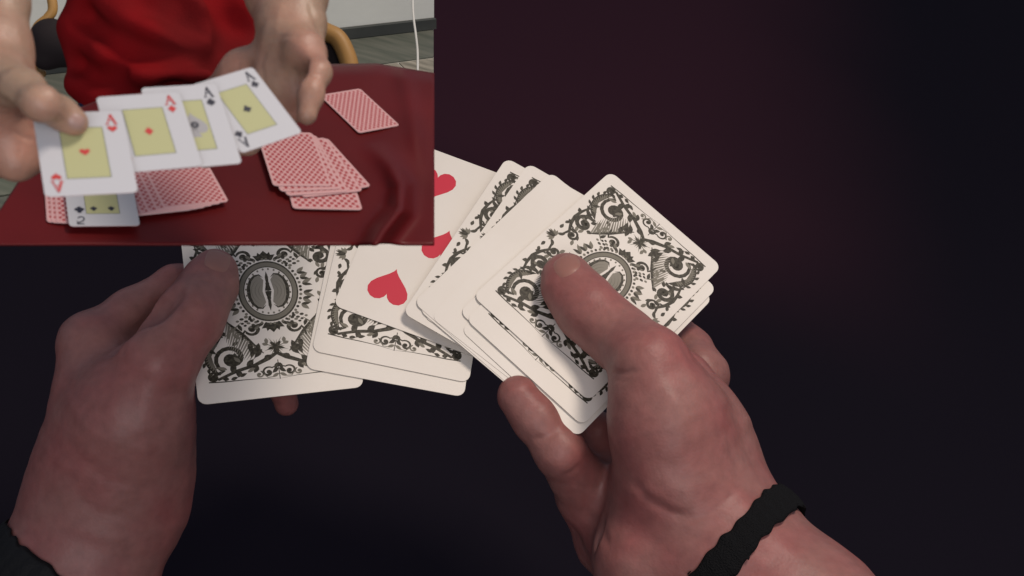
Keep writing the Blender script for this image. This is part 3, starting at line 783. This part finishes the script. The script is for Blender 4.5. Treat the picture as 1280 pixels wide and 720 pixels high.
# --- the tablecloth: satin with soft folds and a raised pleat
def yfar(x):
    xs = [-60, -30, 0, 24, 85, 130, 300, 405, 470, 543]; ys = [330, 300, 262, 225, 140, 122, 96, 80, 79, 91]
    return float(np.interp(x, xs, ys))
def cloth():
    nx, ny = 150, 70; V, F = [], []
    path = [(455, 330), (478, 290), (500, 262), (502, 232), (490, 205), (470, 182)]
    def dist(x, y):
        b = 1e9
        for (ax, ay), (bx, by) in zip(path, path[1:]):
            dx, dy = bx-ax, by-ay; t = max(0, min(1, ((x-ax)*dx + (y-ay)*dy) / (dx*dx + dy*dy)))
            b = min(b, math.hypot(x-ax-t*dx, y-ay-t*dy))
        return b
    for i in range(nx + 1):
        x = -28 + 571 * i / nx; yf = yfar(x)
        for j in range(ny + 1):
            t = j / ny; y = 305 + (yf - 305) * t
            d = dist(x, y); k = min(1, max(0, (y - 175) / 90))
            up = .0046 * math.exp(-(d / 13) ** 2) * k
            up += .0007 * math.exp(-((x - 505 - (y - 90) * .18) / 11) ** 2) * min(1, max(0, (230 - y) / 60))
            flat = 1 / (1 + math.exp(-(x - 462) / 12))
            up += flat * .0003 * math.sin(x * .055 + y * .03) + .00012 * math.sin(x * .03 + 1.2 * math.sin(y * .02))
            drop = -.012 * max(0, (t - .93) / .07) ** 2 * (1 if x > 400 else .2)
            V.append(W(T(x, y, up + drop * .12 - .0002)))
    n = ny + 1
    for i in range(nx):
        for j in range(ny): F.append((i*n+j, (i+1)*n+j, (i+1)*n+j+1, i*n+j+1))
    me = mesh('tablecloth', V, F, True)
    o = link('tablecloth', me, None, [s_cloth])
    sm = o.modifiers.new('thickness', 'SOLIDIFY'); sm.thickness = .0003; sm.offset = 1
    me.flip_normals() if me.polygons[0].normal.dot(Vector(M @ UP)) > 0 else None
    return tag(o, 'glossy dark red satin cloth under the red backed cards', 'tablecloth')
cloth()
tbl = sheet('small_table', [T(x, y, -.0016) for x, y in ((20, 262), (505, 262), (520, 120), (455, 96), (310, 112), (135, 140), (60, 200))], s_wood, .0022)
tag(tbl, 'wooden table board hidden under the glossy red cloth', 'table')

# --- floor planks, skirting and wall of the second place
def Fp(px, py):
    r = ray(px, py); return r * (-cF / (r @ UP))
A0, B0 = Fp(429, 47.5), Fp(542, 34.5)
e = (B0 - A0) / np.linalg.norm(B0 - A0); g = np.cross(UP, e); g = g if g[2] < 0 else -g
def px_of(p): return 640 + FPX * p[0] / p[2], 360 + FPX * p[1] / p[2]
def xcut(base, pxx):                                     # parameter along e where the row meets a column of the picture
    k = (pxx - 640) / FPX
    return (k * base[2] - base[0]) / (e[0] - k * e[2])
FL = [A0 - UP*.0004 + e*v + g*u for v, u in ((xcut(A0, -60), 0), (xcut(A0, 542), 0), (xcut(A0, 542), .3), (xcut(A0, -60), .3))]
def clip(poly, k, lim):                                  # the floor stops under the table and at the right end of the set
    out = []
    for i, a in enumerate(poly):
        b = poly[(i+1) % len(poly)]; fa = px_of(a)[k] - lim; fb = px_of(b)[k] - lim
        if fa <= 0: out.append(a)
        if fa * fb < 0:
            lo_, hi_ = 0.0, 1.0
            for _ in range(40):
                m_ = (lo_ + hi_) / 2
                if (px_of(a + (b-a)*m_)[k] - lim) * fa > 0: lo_ = m_
                else: hi_ = m_
            out.append(a + (b-a)*lo_)
    return out
FL = clip(clip(FL, 0, 542), 1, 287)
floor = link('floor', mesh('floor', W(np.array(FL)), [tuple(range(len(FL)))]), None, [s_grout])
tag(floor, kind='structure')
rnd = random.Random(8); wv = .0185; r = 0
for r in range(12):
    u0, u1 = r*wv + .0008, (r+1)*wv
    s0, s1 = xcut(A0 + g*u0, -60), xcut(A0 + g*u0, 542)
    cuts_ = [s0]; s_ = s0 + rnd.uniform(.02, .07)
    if r == 0: cuts_ = [s0, s0 + .07, xcut(A0 + g*u0, 400), s1]
    else:
        while s_ < s1: cuts_.append(s_); s_ += .075
        cuts_.append(s1)
    for i, (a, b) in enumerate(zip(cuts_, cuts_[1:])):
        if b - a < .004: continue
        p = [A0 + g*u + e*v for u, v in ((u0, a), (u0, b - .0008), (u1, b - .0008), (u1, a))]
        if r and b == s1: p[1] = A0 + g*u0 + e*s1; p[2] = A0 + g*u1 + e*xcut(A0 + g*u1, 542)
        p = clip(clip(p, 0, 542), 1, 288)
        if len(p) < 3: continue
        pl = sheet('plank', [x for x in p], s_plank[(0 if r == 0 else 1 if r == 1 and i > 0 else (r + i) % 3)], .0008); pl.parent = floor
def wall_pt(s, up, out=0.0): return A0 + e*s + UP*up + g*out
sL, sR = xcut(A0, -60), xcut(A0, 542.5)
def slab(name, s0, s1, u0, u1, o0, o1, m, parent=None):
    if s1 is None: fs = lambda u: xcut(A0 + UP*u, 542.5)      # the set's end is cut square to the view of its table
    else: fs = lambda u: s1
    V = [W(wall_pt(s0 if q == 0 else fs(u), u, o)) for q in (0, 1) for u in (u0, u1) for o in (o0, o1)]
    F = [(0,1,3,2), (4,6,7,5), (0,4,5,1), (2,3,7,6), (0,2,6,4), (1,5,7,3)]
    me = mesh(name, V, F); bm = bmesh.new(); bm.from_mesh(me); bmesh.ops.recalc_face_normals(bm, faces=bm.faces[:]); bm.to_mesh(me); bm.free()
    return link(name, me, parent, [m])
wall = tag(slab('wall', sL, None, 0, .12, -.006, 0, s_wall), kind='structure')
slab('skirting_board', sL, None, 0.0003, .0042, .0003, .0016, s_skirt, wall)

# --- white cable in front of the wall
def tube(name, pts, rad, m, parent=None, n=8, zs=S):
    q = [PS(*p) for p in pts]; out = []
    for i in range(len(q) - 1):                           # Catmull-Rom
        p0, p1, p2, p3 = q[max(i-1, 0)], q[i], q[i+1], q[min(i+2, len(q)-1)]
        for t in np.linspace(0, 1, 8, endpoint=False): out.append(.5*((2*p1) + (-p0+p2)*t + (2*p0-5*p1+4*p2-p3)*t*t + (-p0+3*p1-3*p2+p3)*t**3))
    out.append(q[-1]); V, F = [], []
    for i, p in enumerate(out):
        d = out[min(i+1, len(out)-1)] - out[max(i-1, 0)]; d /= np.linalg.norm(d)
        a = np.cross(d, [0, 0, 1.0]); a /= np.linalg.norm(a); b = np.cross(d, a)
        V += [p + (a*math.cos(2*math.pi*j/n) + b*math.sin(2*math.pi*j/n))*rad for j in range(n)]
    for i in range(len(out) - 1):
        for j in range(n): F.append((i*n+j, i*n+(j+1) % n, (i+1)*n+(j+1) % n, (i+1)*n+j))
    F += [tuple(range(n))[::-1], tuple((len(out)-1)*n + j for j in range(n))]
    return link(name, mesh(name, W(np.array(V)), F, True), parent, [m])
tag(tube('cable', [(517, -40, .80), (516, 0, .80), (517, 22, .79), (520, 45, .78), (522, 66, .76), (522, 100, .74)], .00035, s_cable), 'thin white cable hanging down past the dark skirting board', 'cable')

# --- chair behind the person
chair = bpy.data.objects.new('chair', None); C.objects.link(chair); chair.location = Vector(W(PS(230, 110, .52)))
tag(chair, 'wooden chair with rounded ochre frame and dark backrest behind the person in red', 'chair')
def sub(o, parent):
    o.parent = parent; o.matrix_parent_inverse = Matrix.Translation(-Vector(parent.location)); return o
sub(tube('chair_frame', [(58, -30, .55), (66, 8, .55), (60, 22, .55), (47, 34, .55), (41, 55, .55), (40, 84, .55), (52, 92, .56)], .0011, s_wood), chair)
sub(tube('chair_frame', [(380, 20, .55), (404, 38, .55), (421, 47, .55), (432, 66, .55), (438, 90, .55), (436, 120, .55)], .0020, s_wood), chair)
pad = sdf_mesh('backrest', [(.004, chain((66, 50, .55, 22), (88, 60, .55, 24), zs=S) + chain((62, 48, .55, 18), (56, 74, .55, 13), zs=S)), (.004, chain((88, 60, .56, 24), (230, 60, .575, 24), (370, 60, .57, 24), (404, 66, .56, 20), (412, 84, .56, 17), zs=S))], .0005, kunion=.002)
sub(link('backrest', pad, None, [s_pad]), chair)

# --- person in a red shirt
per = bpy.data.objects.new('person', None); C.objects.link(per); per.location = Vector(W(PS(230, 100, .47)))
tag(per, 'person in a red shirt holding four aces over the red cloth', 'person')
def ch(*a): return chain(*a, zs=S)
torso = ch((174, -60, .455, 88), (188, 40, .450, 82), (180, 110, .445, 76)) + ch((290, -60, .475, 92), (290, 40, .470, 84), (285, 110, .465, 72)) + ch((230, -60, .46, 90), (230, 90, .455, 76))
folds = []
for a in (((92, 40, .438, 6), (118, 72, .430, 6), (152, 110, .424, 5)), ((140, 5, .425, 9), (190, 30, .420, 10), (262, 52, .425, 7)), ((125, 62, .424, 5), (180, 92, .418, 7), (260, 92, .424, 6)),
          ((230, -30, .425, 10), (262, 20, .425, 9), (268, 60, .428, 6)), ((96, 100, .433, 4), (120, 112, .428, 4), (160, 112, .424, 4)), ((320, -30, .44, 9), (300, 40, .436, 7), (280, 80, .436, 6))): folds += ch(*a)
cu = []
for a in (((110, 20, .428), (150, 60, .418), (215, 80, .416)), ((265, -10, .428), (290, 40, .43), (275, 80, .428)), ((100, 82, .43), (140, 104, .42), (150, 118, .42)), ((180, 5, .418), (240, 30, .418), (300, 30, .43))):
    qs = [PS(*p) for p in a]
    for p0, p1 in zip(qs, qs[1:]): cu.append((p0, .0012, p1, .0009, .004))
shirt = sdf_mesh('shirt', [(.010, torso), (.002, folds)], .0005, cu, (.00035, .012), .0055)
sub(link('shirt', shirt, None, [s_shirt]), per)
jeans = sdf_mesh('trousers', [(.006, ch((118, 148, .435, 26), (180, 150, .45, 34), (280, 140, .47, 34)))], .0006)
sub(link('trousers', jeans, None, [s_jeans]), per)

zc = lambda x, y: (cH / (ray(x, y) @ nH)) / S
arm = ch((-10, -90, .275, 40), (-6, 0, .268, 38), (-5, 60, .262, 41), (-2, 100, .258, 42))
back = ch((0, 105, .256, 44), (-12, 150, .262, 40), (-16, 185, .266, 34))
thumb = ch((8, 102, .250, 32), (30, 114, .242, 25), (52, 129, .236, 20), (74, 141, zc(74, 141) - .0033, 18), (93, 153, zc(93, 153) - .0027, 15.5))
f1 = ch((-12, 150, .262, 28), (16, 168, .262, 21), (52, 178, .270, 15)); f2 = ch((-12, 188, .266, 26), (20, 202, .262, 21), (54, 200, .268, 15))
cc = [(PS(22, 138, .242), .0006, PS(38, 158, .246), .0012, .003), (PS(38, 158, .246), .0012, PS(46, 178, .250), .0010, .002)]
la = sdf_mesh('arm', [(.0015, arm + back), (.0015, thumb), (.0018, f1), (.0018, f2)], .00022, cc, (.00008, .008), .0018)
crease(la, [([(52, 108), (60, 116), (64, 126)], 2, .00012), ([(48, 112), (56, 120), (60, 130)], 2, .0001), ([(20, 138), (34, 150), (44, 168)], 2.5, .0004), ([(76, 134), (84, 142), (82, 156)], 1.6, .00014),
            ([(10, 160), (30, 172), (44, 176)], 2.2, .0004), ([(22, 176), (26, 186), (22, 196)], 2, .00015), ([(0, 92), (16, 88), (36, 86)], 3, .00015), ([(20, 20), (26, 60), (30, 84)], 5, -.0002)])
lo = sub(link('arm', la, None, [s_skin]), per)
nl = decal('thumbnail', la, (96, 152), (.85, .5), 11, 11, .0002, s_nail, None); nl.parent = lo

arm = ch((354, -90, .33, 54), (358, -10, .325, 49), (364, 30, .318, 41), (366, 62, .312, 38))
palm = ch((364, 72, .312, 40), (352, 104, .312, 34), (358, 132, .314, 22)) + ch((376, 70, .308, 30), (378, 110, .310, 22), (372, 138, .312, 14))
thumb = ch((382, 66, .304, 26), (393, 92, .298, 18), (389, 118, .294, 14.5), (384, 143, .292, 12.5))
fa = ch((334, 78, .318, 30), (306, 96, .322, 32), (272, 128, .330, 26), (256, 170, .330, 19), (256, 196, .325, 14))
fb = ch((330, 100, .322, 28), (300, 140, .330, 22), (282, 180, .330, 17), (280, 194, .328, 13))
fc = ch((346, 110, .322, 24), (330, 150, .330, 18), (312, 182, .332, 13))
cc = [(PS(366, 82, .2975), .0006, PS(373, 100, .299), .0013, .003), (PS(373, 100, .299), .0013, PS(374, 116, .300), .0009, .002), (PS(326, 62, .303), .0008, PS(324, 100, .302), .0010, .004),
      (PS(392, 8, .297), .0004, PS(402, 44, .297), .001, .003)]
ra = sdf_mesh('arm', [(.0015, arm + palm), (.0015, thumb), (.0015, fa), (.0015, fb), (.0015, fc)], .00024, cc, (.00008, .008), .0018)
crease(ra, [([(366, 82), (372, 96), (372, 112)], 2.4, .0006), ([(330, 52), (350, 46), (380, 42)], 2.5, .0003), ([(334, 58), (326, 80), (330, 108), (344, 132)], 3, .0004), ([(300, 74), (296, 92), (286, 106)], 2.2, .0002),
            ([(392, 120), (386, 124), (380, 124)], 1.6, .00014), ([(400, 92), (392, 96), (384, 94)], 1.8, .00014), ([(384, 0), (396, 30), (402, 50)], 3, .0004), ([(352, 0), (348, 24), (344, 44)], 4, -.0002)])
sub(link('arm', ra, None, [s_skin]), per)
